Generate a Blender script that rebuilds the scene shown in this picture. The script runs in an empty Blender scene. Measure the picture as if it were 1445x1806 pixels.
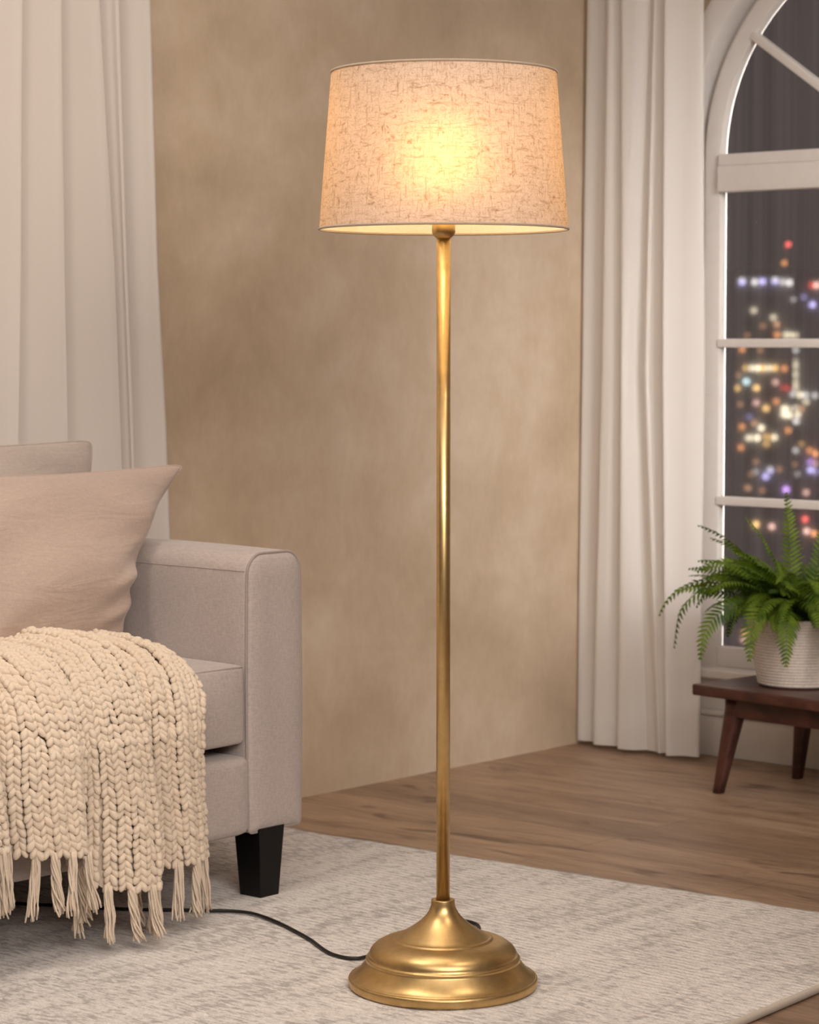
import bpy, bmesh, math, random
import numpy as np
from mathutils import Vector, Matrix

random.seed(7)
rng = np.random.default_rng(7)
S = bpy.context.scene
COL = S.collection

# ------------------------------------------------------------------ camera, world, light, exposure
# Room frame: X runs along the plaster wall towards the corner (corner at X=0), Y points into the
# plaster wall (wall face at Y=0), Z is up, metres.
CAM = Vector((-5.6099, -4.2329, 1.13))
YAW = math.radians(-48.611)
PITCH = math.atan(301 / 4380)
cam_d = bpy.data.cameras.new('camera')
cam = bpy.data.objects.new('camera', cam_d)
COL.objects.link(cam)
cam.location = CAM
cam.rotation_euler = (math.pi / 2 - PITCH, 0, YAW)
cam_d.sensor_fit = 'HORIZONTAL'
cam_d.sensor_width = 36
cam_d.lens = 36 * 4380 / 1445
cam_d.clip_end = 600
cam_d.clip_start = 0.05
cam_d.dof.use_dof = True
cam_d.dof.focus_distance = 4.40
cam_d.dof.aperture_fstop = 8.5
S.camera = cam

w = bpy.data.worlds.new('world')
S.world = w
w.use_nodes = True
bg = w.node_tree.nodes['Background']
bg.inputs[0].default_value = (1.0, 0.80, 0.76, 1)
bg.inputs[1].default_value = 0.082

S.view_settings.view_transform = 'Standard'
S.view_settings.look = 'None'
S.view_settings.gamma = 1
S.view_settings.exposure = 0
S.view_settings.use_curve_mapping = False

def area(name, loc, target, sx, sy, power, color, spread=180):
    d = bpy.data.lights.new(name, 'AREA')
    d.shape = 'RECTANGLE'
    d.size = sx
    d.size_y = sy
    d.energy = power
    d.color = color
    d.spread = math.radians(spread)
    o = bpy.data.objects.new(name, d)
    COL.objects.link(o)
    o.location = loc
    o.rotation_euler = (Vector(target) - Vector(loc)).to_track_quat('-Z', 'Y').to_euler()
    return o

def disk(name, loc, size, power, color, spread=180):
    o = area(name, loc, Vector(loc) - Vector((0, 0, 1)), size, size, power, color, spread)
    o.data.shape = 'DISK'
    return o

WARM = (1.0, 0.86, 0.70)
NEUT = (1.0, 0.93, 0.87)
area('room_light', (-4.6, -2.3, 2.40), (-2.0, -0.6, 0.7), 1.6, 1.1, 14, NEUT)
area('room_light', (-4.2, -3.9, 2.35), (-2.0, -0.2, 0.85), 1.9, 1.5, 27, NEUT, 80)
area('overhead_fill', (-2.6, -1.05, 2.64), (-2.6, -1.05, 0), 1.6, 1.1, 14, NEUT)  # added overhead fill, no fixture: top-lights the sofa, keeps its underside dark
area('side_light', (-1.5, -2.9, 1.8), (0.0, -0.62, 1.0), 0.7, 1.5, 6.5, (1, 0.96, 0.93), 50)
area('reveal_fill', (0.34, -2.62, 1.35), (0.03, -0.4, 1.2), 0.10, 1.3, 135, (1, 0.97, 0.93), 90)  # added unseen light outside the glass, brightens the left window reveal
disk('ceiling_light', (-3.30, -0.95, 2.6), 0.20, 10, WARM)
disk('ceiling_light', (-2.37, -2.60, 2.6), 0.20, 10, WARM)

# ------------------------------------------------------------------ materials
class NT:
    def __init__(s, name):
        s.m = bpy.data.materials.new(name)
        s.m.use_nodes = True
        s.t = s.m.node_tree
        s.t.nodes.clear()
        s.out = s.t.nodes.new('ShaderNodeOutputMaterial')
        s._c = None
    def n(s, typ, props=None, **ins):
        nd = s.t.nodes.new('ShaderNode' + typ)
        for k, v in (props or {}).items():
            setattr(nd, k, v)
        for k, v in ins.items():
            k = k.replace('_', ' ')
            s.set(nd, k, v)
        return nd
    def set(s, nd, k, v):
        i = nd.inputs[int(k)] if k.isdigit() else nd.inputs[k]
        if isinstance(v, bpy.types.NodeSocket):
            s.t.links.new(v, i)
        elif isinstance(v, bpy.types.Node):
            s.t.links.new(v.outputs[0], i)
        else:
            i.default_value = v
    def co(s, scale=(1, 1, 1), rot=(0, 0, 0), src='Object'):
        if s._c is None:
            s._c = s.t.nodes.new('ShaderNodeTexCoord')
        mp = s.n('Mapping', Scale=scale, Rotation=rot)
        s.t.links.new(s._c.outputs[src], mp.inputs['Vector'])
        return mp.outputs[0]
    def noise(s, scale, vec, detail=4, rough=0.55, dist=0.0):
        return s.n('TexNoise', Vector=vec, Scale=scale, Detail=detail, Roughness=rough, Distortion=dist).outputs[0]
    def ramp(s, fac, stops):
        r = s.n('ValToRGB')
        s.t.links.new(fac, r.inputs[0])
        e = r.color_ramp.elements
        while len(e) < len(stops):
            e.new(0.5)
        for el, (p, c) in zip(e, stops):
            el.position = p
            el.color = (*c, 1) if len(c) == 3 else c
        return r.outputs[0]
    def math(s, op, a, b=0.0, c=None):
        nd = s.n('Math', {'operation': op})
        s.set(nd, '0', a); s.set(nd, '1', b)
        if c is not None:
            s.set(nd, '2', c)
        return nd.outputs[0]
    def mix(s, fac, a, b, mode='MIX'):
        nd = s.n('Mix', {'data_type': 'RGBA', 'blend_type': mode})
        for i, v in ((0, fac), (6, a), (7, b)):
            if isinstance(v, bpy.types.NodeSocket):
                s.t.links.new(v, nd.inputs[i])
            else:
                nd.inputs[i].default_value = (*v, 1) if isinstance(v, tuple) and len(v) == 3 else v
        return nd.outputs[2]
    def bump(s, h, strength=0.3, dist=0.002, normal=None):
        nd = s.n('Bump', Strength=strength, Distance=dist, Height=h)
        if normal is not None:
            s.t.links.new(normal, nd.inputs['Normal'])
        return nd.outputs[0]
    def pbr(s, color, rough=0.6, metal=0.0, normal=None, **kw):
        p = s.n('BsdfPrincipled', Roughness=rough, Metallic=metal)
        s.set(p, 'Base Color', (*color, 1) if isinstance(color, tuple) and len(color) == 3 else color)
        if normal is not None:
            s.set(p, 'Normal', normal)
        for k, v in kw.items():
            s.set(p, k.replace('_', ' '), v)
        return p.outputs[0]
    def done(s, sh):
        s.t.links.new(sh, s.out.inputs[0])
        return s.m

def srgb(r, g, b):
    f = lambda c: (c / 255 / 12.92) if c / 255 <= 0.04045 else ((c / 255 + 0.055) / 1.055) ** 2.4
    return (f(r), f(g), f(b))

def mat_plaster():
    t = NT('plaster')
    a = t.noise(1.5, t.co((1, 1, 0.95)), 6, 0.6, 0.3)
    b = t.noise(5.0, t.co((1, 1, 0.9)), 8, 0.65, 0.4)
    c = t.noise(42, t.co((1, 1, 0.5)), 5, 0.6, 0.3)
    v = t.math('ADD', t.math('MULTIPLY', a, 0.55), t.math('ADD', t.math('MULTIPLY', b, 0.35), t.math('MULTIPLY', c, 0.10)))
    col = t.ramp(v, [(0.37, (0.445, 0.335, 0.228)), (0.50, (0.56, 0.435, 0.31)), (0.63, (0.67, 0.55, 0.42))])
    return t.done(t.pbr(col, 0.82, normal=t.bump(t.math('ADD', b, t.math('MULTIPLY', c, 0.4)), 0.25, 0.004)))

def mat_plain(name, c, rough=0.5, bumpy=0.0, **kw):
    t = NT(name)
    nz = t.noise(30, t.co(), 3)
    col = t.mix(0.08, c, nz, 'OVERLAY')
    nrm = t.bump(t.noise(120, t.co(), 3), bumpy, 0.001) if bumpy else None
    return t.done(t.pbr(col, rough, normal=nrm, **kw))

def mat_floor():
    t = NT('oak_planks')
    v = t.co((1, 1, 1), (0, 0, math.pi / 2))
    br = t.n('TexBrick', {'offset': 0.37, 'offset_frequency': 2}, Vector=v, Scale=1.0, Color1=(0.2, 0.2, 0.2, 1), Color2=(0.8, 0.8, 0.8, 1), Mortar=(0, 0, 0, 1))
    for k, x in (('Mortar Size', 0.0012), ('Mortar Smooth', 0.3), ('Brick Width', 1.4), ('Row Height', 0.155), ('Bias', 0.0)):
        br.inputs[k].default_value = x
    g1 = t.noise(2.2, t.co((7, 1.1, 1)), 6, 0.6, 0.8)
    g2 = t.noise(14, t.co((6, 0.6, 1)), 5, 0.65, 0.4)
    kn = t.noise(2.6, t.co((3.2, 1.0, 1)), 3, 0.5, 1.6)
    v2 = t.math('ADD', t.math('MULTIPLY', g1, 0.6), t.math('MULTIPLY', g2, 0.4))
    col = t.ramp(v2, [(0.33, (0.165, 0.098, 0.062)), (0.48, (0.290, 0.185, 0.120)), (0.66, (0.40, 0.275, 0.185))])
    col = t.mix(0.22, col, br.outputs[0], 'OVERLAY')
    k = t.ramp(kn, [(0.30, (0.30, 0.27, 0.25)), (0.40, (1, 1, 1))])
    col = t.mix(0.8, col, k, 'MULTIPLY')
    seam = t.ramp(br.outputs['Fac'], [(0.0, (1, 1, 1)), (1.0, (0.45, 0.42, 0.4))])
    col = t.mix(0.8, col, seam, 'MULTIPLY')
    return t.done(t.pbr(col, 0.42, normal=t.bump(t.math('SUBTRACT', g2, br.outputs['Fac']), 0.12, 0.002)))

def mat_rug():
    t = NT('woven_rug')
    rot = (0, 0, 0)
    bands = t.noise(1.0, t.co((2.6, 11, 1), rot), 5, 0.65, 0.8)
    ticks = t.noise(1.0, t.co((105, 32, 1), rot), 3, 0.6, 0.4)
    fine = t.noise(1.0, t.co((300, 170, 200), rot), 2, 0.6)
    big = t.noise(2.0, t.co(), 3)
    m = t.math('ADD', ticks, t.math('MULTIPLY', t.math('SUBTRACT', bands, 0.5), 0.75))
    col = t.ramp(m, [(0.32, (0.40, 0.36, 0.34)), (0.42, (0.56, 0.51, 0.48)), (0.49, (0.76, 0.70, 0.655)), (0.68, (0.86, 0.80, 0.75))])
    col = t.mix(0.5, col, t.ramp(fine, [(0.32, (0.52, 0.52, 0.52)), (0.58, (1, 1, 1))]), 'MULTIPLY')
    col = t.mix(t.math('MULTIPLY', big, 0.25), col, (0.74, 0.67, 0.64))
    rib = t.n('TexWave', {'wave_type': 'BANDS', 'bands_direction': 'X'}, Vector=t.co((1, 1, 1)), Scale=18.0, Distortion=2.5, Detail=2.0)
    rib.inputs['Detail Scale'].default_value = 6.0
    h = t.math('ADD', t.math('ADD', t.math('MULTIPLY', ticks, 0.9), t.math('MULTIPLY', fine, 0.6)), t.math('MULTIPLY', rib.outputs['Fac'], 0.35))
    return t.done(t.pbr(col, 0.95, normal=t.bump(h, 0.9, 0.006), Sheen_Weight=0.2))

def mat_fabric(name, c, weave=900.0, var=0.10, crease=0.0, sheen=0.25):
    t = NT(name)
    a = t.noise(weave, t.co((1, 1, 0.18)), 2, 0.6)
    b = t.noise(weave, t.co((0.18, 0.18, 1)), 2, 0.6)
    big = t.noise(5, t.co(), 4)
    wv = t.math('ADD', a, b)
    col = t.mix(var, c, t.ramp(t.math('MULTIPLY', wv, 0.5), [(0.3, (0.15, 0.15, 0.15)), (0.7, (0.95, 0.95, 0.95))]), 'OVERLAY')
    col = t.mix(0.10, col, big, 'OVERLAY')
    nrm = t.bump(wv, 0.25, 0.0008)
    if crease:
        nrm = t.bump(t.noise(9, t.co((0.5, 1, 2.2)), 3, 0.5, 1.2), crease, 0.02, nrm)
    return t.done(t.pbr(col, 0.9, normal=nrm, Sheen_Weight=sheen, Sheen_Roughness=0.5))

def mat_sheer(name, c, trans, alpha):
    t = NT(name)
    wv = t.noise(700, t.co((1, 1, 0.15)), 2)
    col = t.mix(0.06, c, wv, 'OVERLAY')
    d = t.n('BsdfDiffuse', Color=col)
    tr = t.n('BsdfTranslucent', Color=col)
    mx = t.n('MixShader', Fac=trans)
    t.t.links.new(d.outputs[0], mx.inputs[1]); t.t.links.new(tr.outputs[0], mx.inputs[2])
    tp = t.n('BsdfTransparent', Color=(1, 1, 1, 1))
    m2 = t.n('MixShader', Fac=alpha)
    t.t.links.new(mx.outputs[0], m2.inputs[1]); t.t.links.new(tp.outputs[0], m2.inputs[2])
    return t.done(m2.outputs[0])

def mat_shade():
    t = NT('linen_shade')
    ang = t.n('TexCoord')
    sep = t.n('SeparateXYZ', Vector=ang.outputs['UV'])
    cx = t.n('CombineXYZ', X=sep.outputs[0], Y=sep.outputs[1]).outputs[0]
    def mp(sx, sy):
        return t.n('Mapping', Vector=cx, Scale=(sx, sy, 1)).outputs[0]
    h1 = t.noise(1.0, mp(30, 180), 5, 0.7, 1.2)
    v1 = t.noise(1.0, mp(210, 28), 5, 0.7, 1.2)
    sl = t.noise(1.0, mp(52, 60), 6, 0.72, 2.6)
    thr = t.ramp(t.math('MINIMUM', h1, v1), [(0.30, (0.60, 0.50, 0.40)), (0.48, (1, 1, 1))])
    slub = t.ramp(sl, [(0.34, (0.50, 0.37, 0.26)), (0.43, (0.90, 0.86, 0.82)), (0.60, (1, 1, 1))])
    fine = t.noise(1.0, mp(420, 420), 2)
    f2 = t.ramp(fine, [(0.3, (0.84, 0.82, 0.80)), (0.7, (1, 1, 1))])
    mk = t.mix(1.0, t.mix(0.8, thr, slub, 'MULTIPLY'), f2, 'MULTIPLY')
    geo = t.n('NewGeometry')
    cd = t.mix(geo.outputs['Backfacing'], t.mix(1.0, mk, (0.68, 0.60, 0.54), 'MULTIPLY'), (0.93, 0.86, 0.74))
    ct = t.mix(1.0, mk, (0.90, 0.52, 0.18), 'MULTIPLY')
    nrm = t.bump(t.math('ADD', h1, v1), 0.25, 0.001)
    d = t.n('BsdfDiffuse', Color=cd)
    tl = t.n('BsdfTranslucent', Color=ct)
    rf = t.n('BsdfRefraction', Color=t.mix(1.0, mk, (0.95, 0.57, 0.20), 'MULTIPLY'), Roughness=1.0, IOR=1.45)
    m1 = t.n('MixShader', Fac=0.50)
    t.t.links.new(tl.outputs[0], m1.inputs[1]); t.t.links.new(rf.outputs[0], m1.inputs[2])
    m2 = t.n('MixShader', Fac=0.29)
    t.t.links.new(d.outputs[0], m2.inputs[1]); t.t.links.new(m1.outputs[0], m2.inputs[2])
    return t.done(m2.outputs[0])

def mat_brass():
    t = NT('brushed_brass')
    n1 = t.noise(60, t.co((1, 1, 1)), 4, 0.6)
    n2 = t.noise(500, t.co((1, 1, 0.2)), 2)
    col = t.ramp(n1, [(0.3, (0.56, 0.375, 0.16)), (0.7, (0.66, 0.46, 0.21))])
    return t.done(t.pbr(col, 0.36, 0.95, normal=t.bump(n2, 0.06, 0.0005)))

def mat_walnut():
    t = NT('walnut')
    g = t.noise(6, t.co((9, 1, 3)), 6, 0.6, 0.6)
    col = t.ramp(g, [(0.35, (0.036, 0.012, 0.009)), (0.65, (0.100, 0.034, 0.023))])
    return t.done(t.pbr(col, 0.38, normal=t.bump(g, 0.08, 0.001)))

def mat_knit():
    t = NT('cream_yarn')
    f = t.noise(260, t.co((1, 1, 1)), 3, 0.6)
    b = t.noise(7, t.co(), 3)
    col = t.mix(0.18, (0.69, 0.565, 0.44), f, 'OVERLAY')
    col = t.mix(0.10, col, b, 'OVERLAY')
    return t.done(t.pbr(col, 0.95, normal=t.bump(f, 0.5, 0.0015), Sheen_Weight=0.3))

def mat_leaf():
    t = NT('fern_leaf')
    n1 = t.noise(14, t.co(), 3)
    col = t.ramp(n1, [(0.35, (0.040, 0.085, 0.006)), (0.65, (0.155, 0.225, 0.018))])
    p = t.pbr(col, 0.6, Specular_IOR_Level=0.25)
    tl = t.n('BsdfTranslucent', Color=t.mix(1.0, col, (1.0, 1.1, 0.5), 'MULTIPLY'))
    m = t.n('MixShader', Fac=0.3)
    t.t.links.new(p, m.inputs[1]); t.t.links.new(tl.outputs[0], m.inputs[2])
    return t.done(m.outputs[0])

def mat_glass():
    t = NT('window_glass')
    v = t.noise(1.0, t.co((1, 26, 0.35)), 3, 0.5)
    reflection_tint = t.ramp(v, [(0.35, (0.68, 0.68, 0.68)), (0.65, (1, 1, 1))])  # vertical streaks in the tint stand in for sheer curtain reflections
    tp = t.n('BsdfTransparent', Color=reflection_tint)
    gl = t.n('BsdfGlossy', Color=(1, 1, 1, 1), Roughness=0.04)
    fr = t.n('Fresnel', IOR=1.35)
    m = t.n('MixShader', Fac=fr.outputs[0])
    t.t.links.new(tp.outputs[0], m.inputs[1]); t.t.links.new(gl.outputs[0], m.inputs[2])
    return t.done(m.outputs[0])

def mat_emit(name, c, st):
    t = NT(name)
    return t.done(t.n('Emission', Color=(*c, 1), Strength=st).outputs[0])

M = dict(
    plaster=mat_plaster(),
    white=mat_plain('white_paint', (0.61, 0.565, 0.53), 0.45),
    ceiling=mat_plain('ceiling_paint', (0.75, 0.70, 0.64), 0.8),
    floor=mat_floor(), rug=mat_rug(),
    binding=mat_fabric('rug_binding', (0.52, 0.44, 0.37)),
    sofa=mat_fabric('sofa_linen', (0.43, 0.362, 0.335), 420, 0.22),
    sofa_pipe=mat_fabric('sofa_piping', (0.33, 0.27, 0.245), 420, 0.1),
    pillow=mat_fabric('pillow_linen', (0.43, 0.325, 0.27), 420, 0.12, 0.30),
    pillow2=mat_fabric('pillow_linen_grey', (0.40, 0.33, 0.29), 420, 0.12, 0.25),
    sheer=mat_sheer('sheer_curtain', (0.80, 0.74, 0.69), 0.30, 0.14),
    sheer2=mat_sheer('sheer_curtain_pale', (0.92, 0.88, 0.84), 0.30, 0.12),
    shade=mat_shade(),
    shade_rim=mat_fabric('shade_rim', (0.36, 0.27, 0.19), 600),
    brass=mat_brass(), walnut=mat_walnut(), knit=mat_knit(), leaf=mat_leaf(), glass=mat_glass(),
    black=mat_plain('black_lacquer', (0.004, 0.0035, 0.0035), 0.4, Specular_IOR_Level=0.25),
    cord=mat_plain('black_rubber', (0.010, 0.008, 0.007), 0.5),
    basket=mat_fabric('cotton_rope', (0.52, 0.44, 0.38), 300, 0.3),
    soil=mat_plain('soil', (0.03, 0.02, 0.012), 0.95, 0.8),
    bulb=mat_emit('bulb_glow', (1, 0.72, 0.38), 4),
    facade=mat_plain('night_facade', (0.93, 0.92, 0.93), 0.95),
    dark=mat_plain('roof_metal', (0.2, 0.18, 0.18), 0.7),
)

# ------------------------------------------------------------------ mesh helpers
SHARP = {'casing', 'window_frame', 'transom', 'muntin', 'mullion', 'window_sill', 'tabletop', 'apron', 'trim_1', 'baseboard_right'}
def obj(name, verts, faces, mat, parent=None, smooth=True, uv=None):
    me = bpy.data.meshes.new(name)
    me.from_pydata([tuple(map(float, v)) for v in verts], [], [tuple(int(i) for i in f) for f in faces])
    me.validate()
    me.materials.append(mat)
    if smooth:
        me.polygons.foreach_set('use_smooth', [True] * len(me.polygons))
        if name in SHARP:
            me.set_sharp_from_angle(angle=math.radians(32))
    if uv is not None:
        l = me.uv_layers.new(name='UVMap')
        for lp in me.loops:
            l.data[lp.index].uv = uv[lp.vertex_index]
    me.update()
    o = bpy.data.objects.new(name, me)
    COL.objects.link(o)
    if parent is not None:
        o.parent = parent
        o.matrix_parent_inverse = Matrix.Identity(4)
        # parents are Empties; geometry is authored in room coordinates unless local=True
        wl = world_loc(parent)
        o.location = -wl
        if parent.rotation_euler.z:
            raise ValueError
    return o

def world_loc(p):
    v = Vector((0, 0, 0))
    while p is not None:
        v = v + p.location
        p = p.parent
    return v

def thing(name, label, cat, loc=(0, 0, 0), group=None):
    o = bpy.data.objects.new(name, None)
    o.empty_display_size = 0.1
    COL.objects.link(o)
    o.location = loc
    o['label'] = label
    o['category'] = cat
    if group:
        o['group'] = group
    return o

def tag(o, label, cat=None, kind=None):
    if label:
        o['label'] = label
    if cat:
        o['category'] = cat
    if kind:
        o['kind'] = kind
    return o

class MB:
    def __init__(s):
        s.v, s.f = [], []
    def add(s, v, f):
        b = len(s.v)
        s.v += [tuple(p) for p in v]
        s.f += [tuple(i + b for i in q) for q in f]
        return s
    def obj(s, name, mat, parent=None, smooth=True):
        return obj(name, s.v, s.f, mat, parent, smooth)

def box(x0, x1, y0, y1, z0, z1, r=0.004, n=3):
    """rounded box"""
    return rbox(((x0 + x1) / 2, (y0 + y1) / 2, (z0 + z1) / 2), (abs(x1 - x0) / 2, abs(y1 - y0) / 2, abs(z1 - z0) / 2), r, n)

def rbox(c, h, r, n=3, fn=None, rot=None, flat=0):
    bm = bmesh.new()
    bmesh.ops.create_cube(bm, size=2)
    if flat:
        bmesh.ops.subdivide_edges(bm, edges=bm.edges[:], cuts=flat, use_grid_fill=True)
        for v in bm.verts:
            v.co = Vector([math.sin(a * math.pi / 2) for a in v.co])
        rr = min(r, *h)
        inner = [hh - rr for hh in h]
        for v in bm.verts:
            p = Vector([v.co[i] * h[i] for i in range(3)])
            q = Vector([max(-inner[i], min(inner[i], p[i])) for i in range(3)])
            d = p - q
            p = q + d.normalized() * rr if d.length > 1e-9 else p
            if fn:
                p = fn(p, h)
            v.co = p
    else:
        for v in bm.verts:
            v.co = Vector([v.co[i] * h[i] for i in range(3)])
        if r > 0:
            bmesh.ops.bevel(bm, geom=bm.edges[:], offset=min(r, min(h) * 0.95), segments=n, profile=0.5, affect='EDGES')
    if rot is not None:
        for v in bm.verts:
            v.co = rot @ v.co
    bmesh.ops.recalc_face_normals(bm, faces=bm.faces[:])
    bm.verts.index_update()
    vs = [tuple(v.co + Vector(c)) for v in bm.verts]
    fs = [tuple(v.index for v in f.verts) for f in bm.faces]
    bm.free()
    return vs, fs

def lathe(prof, c=(0, 0, 0), n=96, cap0=True, cap1=True):
    v, f = [], []
    for r, z in prof:
        for k in range(n):
            a = 2 * math.pi * k / n
            v.append((c[0] + r * math.cos(a), c[1] + r * math.sin(a), c[2] + z))
    for i in range(len(prof) - 1):
        for k in range(n):
            k2 = (k + 1) % n
            f.append((i * n + k, i * n + k2, (i + 1) * n + k2, (i + 1) * n + k))
    if cap0:
        f.append(tuple(reversed(range(n))))
    if cap1:
        f.append(tuple((len(prof) - 1) * n + k for k in range(n)))
    return v, f

def crom(pts, m=8, closed=False):
    P = [Vector(p) for p in pts]
    out = []
    n = len(P)
    rngi = range(n if closed else n - 1)
    for i in rngi:
        if closed:
            a, b, c, d = P[(i - 1) % n], P[i], P[(i + 1) % n], P[(i + 2) % n]
        else:
            a, b, c, d = P[max(i - 1, 0)], P[i], P[i + 1], P[min(i + 2, n - 1)]
        for k in range(m):
            t = k / m
            out.append(0.5 * ((2 * b) + (c - a) * t + (2 * a - 5 * b + 4 * c - d) * t * t + (3 * b - a - 3 * c + d) * t ** 3))
    if not closed:
        out.append(P[-1])
    return out

def tube(path, rad, n=8, closed=False):
    P = [Vector(p) for p in path]
    m = len(P)
    R = rad if isinstance(rad, (list, tuple)) else [rad] * m
    v, f = [], []
    up = Vector((0.03, 0.05, 1)).normalized()
    for i in range(m):
        t = (P[(i + 1) % m] - P[i - 1]) if closed else (P[min(i + 1, m - 1)] - P[max(i - 1, 0)])
        t.normalize()
        a = t.cross(up)
        if a.length < 0.05:
            a = t.cross(Vector((1, 0.1, 0)))
        a.normalize()
        if i and a.dot(pa) < 0:
            a = -a
        pa = a
        b = t.cross(a)
        for k in range(n):
            th = 2 * math.pi * k / n
            v.append(P[i] + (a * math.cos(th) + b * math.sin(th)) * R[i])
    for i in range(m if closed else m - 1):
        j = (i + 1) % m
        for k in range(n):
            k2 = (k + 1) % n
            f.append((i * n + k, i * n + k2, j * n + k2, j * n + k))
    if not closed:
        f.append(tuple(reversed(range(n))))
        f.append(tuple((m - 1) * n + k for k in range(n)))
    return v, f

def grid_faces(nu, nv):
    return [(i * nv + j, i * nv + j + 1, (i + 1) * nv + j + 1, (i + 1) * nv + j) for i in range(nu - 1) for j in range(nv - 1)]

# ------------------------------------------------------------------ the room
YC, ZS, RI, RO, ZB = -0.955, 1.62, 0.55, 0.60, 0.244     # arched window: centre, spring line, inner and outer radius, bottom
XMIN, YMIN, ZC = -7.2, -6.0, 2.66

m = MB(); m.add(*box(XMIN, 0.12, YMIN, 0.12, -0.12, 0, 0))
tag(m.obj('floor', M['floor'], smooth=False), 'brown oak plank floor with knots and long grain', kind='structure')
m = MB(); m.add(*box(XMIN, 0.12, YMIN, 0.12, ZC, ZC + 0.1, 0))
tag(m.obj('ceiling', M['ceiling'], smooth=False), 'plain pale ceiling above the room', kind='structure')
m = MB(); m.add(*box(XMIN, 0.12, 0, 0.12, 0, ZC, 0))
tag(m.obj('wall_back', M['plaster'], smooth=False), 'mottled beige limewash plaster wall behind the lamp', kind='structure')

# right wall with an arched opening
m = MB()
T = 0.12
RW = 0.690
m.add(*box(0, T, YC + RW, 0, 0, ZC, 0))
m.add(*box(0, T, YMIN, YC - RW, 0, ZC, 0))
m.add(*box(0, T, YC - RW, YC + RW, 0, ZB - 0.02, 0))
NA = 48
arc = [(YC + RW * math.cos(math.pi * k / NA), ZS + RW * math.sin(math.pi * k / NA)) for k in range(NA + 1)]
v, f = [], []
for (y, z) in arc:
    v += [(0, y, z), (0, y, ZC), (T, y, z), (T, y, ZC)]
for k in range(NA):
    a, b = 4 * k, 4 * k + 4
    f += [(a, b, b + 1, a + 1), (a + 2, a + 3, b + 3, b + 2), (a, a + 2, b + 2, b), (a + 1, b + 1, b + 3, a + 3)]
m.add(v, f)
tag(m.obj('wall_right', M['plaster'], smooth=False), 'beige plaster wall around the arched window', kind='structure')

def arch_band(r0, r1, x0, x1, zb, n=64, rnd=0.0):
    """U-shaped frame band: straight jambs up to the spring line and a half circle"""
    def line(r):
        p = [(YC + r, zb)] + [(YC + r, zb + (ZS - zb) * t / 6) for t in range(1, 6)]
        p += [(YC + r * math.cos(math.pi * k / n), ZS + r * math.sin(math.pi * k / n)) for k in range(n + 1)]
        p += [(YC - r, ZS - (ZS - zb) * t / 6) for t in range(1, 7)]
        return p
    if rnd:
        e = rnd
        sec = [(r0, x1), (r0, x0 + e), (r0 + e * 0.3, x0 + e * 0.3), (r0 + e, x0), (r1 - e, x0), (r1 - e * 0.3, x0 + e * 0.3), (r1, x0 + e), (r1, x1)]
    else:
        sec = [(r0, x1), (r0, x0), (r1, x0), (r1, x1)]
    L = [[(x, y, z) for (y, z) in line(r)] for r, x in sec]
    mlen = len(L[0])
    v = [p for l in L for p in l]
    f = []
    ns = len(sec)
    for s in range(ns):
        s2 = (s + 1) % ns
        for i in range(mlen - 1):
            f.append((s * mlen + i, s * mlen + i + 1, s2 * mlen + i + 1, s2 * mlen + i))
    f.append(tuple(s * mlen for s in range(ns)))
    f.append(tuple(s * mlen + mlen - 1 for s in reversed(range(ns))))
    return v, f

win = bpy.data.objects.new('window_1', None)
COL.objects.link(win)
win.location = (0, YC, 0)
tag(win, 'tall white arched window with a fanlight over a night city', kind='structure')
m = MB(); m.add(*arch_band(0.622, 0.70, -0.046, 0.03, ZB, rnd=0.014)); m.add(*arch_band(0.598, 0.626, 0.030, 0.06, ZB))
m.obj('casing', M['white'], win)
m = MB(); m.add(*arch_band(RI, RO, 0.002, 0.032, ZB, rnd=0.0025))
m.add(*box(0.002, 0.032, YC - RI, YC + RI, ZB, 0.300, 0.004))
m.obj('window_frame', M['white'], win)
m = MB()
m.add(*box(-0.016, 0.028, YC - RI, YC + RI, 1.530, 1.600, 0.004))
m.add(*box(-0.012, 0.028, YC - RI, YC + RI, 1.599, 1.632, 0.004))
m.obj('transom', M['white'], win)
for zc in (1.124, 0.697):
    m = MB(); m.add(*box(-0.003, 0.028, YC - RI - 0.004, YC + RI + 0.004, zc - 0.011, zc + 0.013, 0.003)); m.obj('muntin', M['white'], win)
m = MB(); m.add(*box(-0.003, 0.028, YC - 0.012, YC + 0.012, 0.298, 1.532, 0.003)); m.obj('mullion', M['white'], win)
for deg in (35.5, 72, 108, 144.5):
    a = math.radians(deg)
    rot = Matrix.Rotation(a, 3, 'X')
    L0, L1 = 0.03, RI + 0.006
    c = Vector((0.0125, YC, ZS)) + rot @ Vector((0, (L0 + L1) / 2, 0))
    m = MB(); m.add(*rbox(c, (0.0155, (L1 - L0) / 2, 0.011), 0.003, rot=rot)); m.obj('muntin', M['white'], win)
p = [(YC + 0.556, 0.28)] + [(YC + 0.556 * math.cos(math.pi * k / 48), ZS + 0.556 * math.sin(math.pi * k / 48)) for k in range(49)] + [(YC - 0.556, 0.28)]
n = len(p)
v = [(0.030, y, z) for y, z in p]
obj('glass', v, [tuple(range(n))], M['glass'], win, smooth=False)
m = MB(); m.add(*box(-0.075, 0.05, YC - 0.74, YC + 0.74, 0.221, 0.245, 0.005)); m.obj('window_sill', M['white'], win)

m = MB()
m.add(*box(-0.012, 0, YC - 0.70, YC + 0.70, 0.11, 0.222, 0.003))
tag(m.obj('trim_1', M['white']), 'white panel between window sill and baseboard', kind='structure')
m = MB()
m.add(*box(-0.020, 0, YMIN, -0.002, 0, 0.112, 0.003))
m.add(*box(-0.028, 0, YMIN, -0.002, 0.111, 0.127, 0.006))
tag(m.obj('baseboard_right', M['white']), 'tall white baseboard below the arched window', kind='structure')

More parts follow.
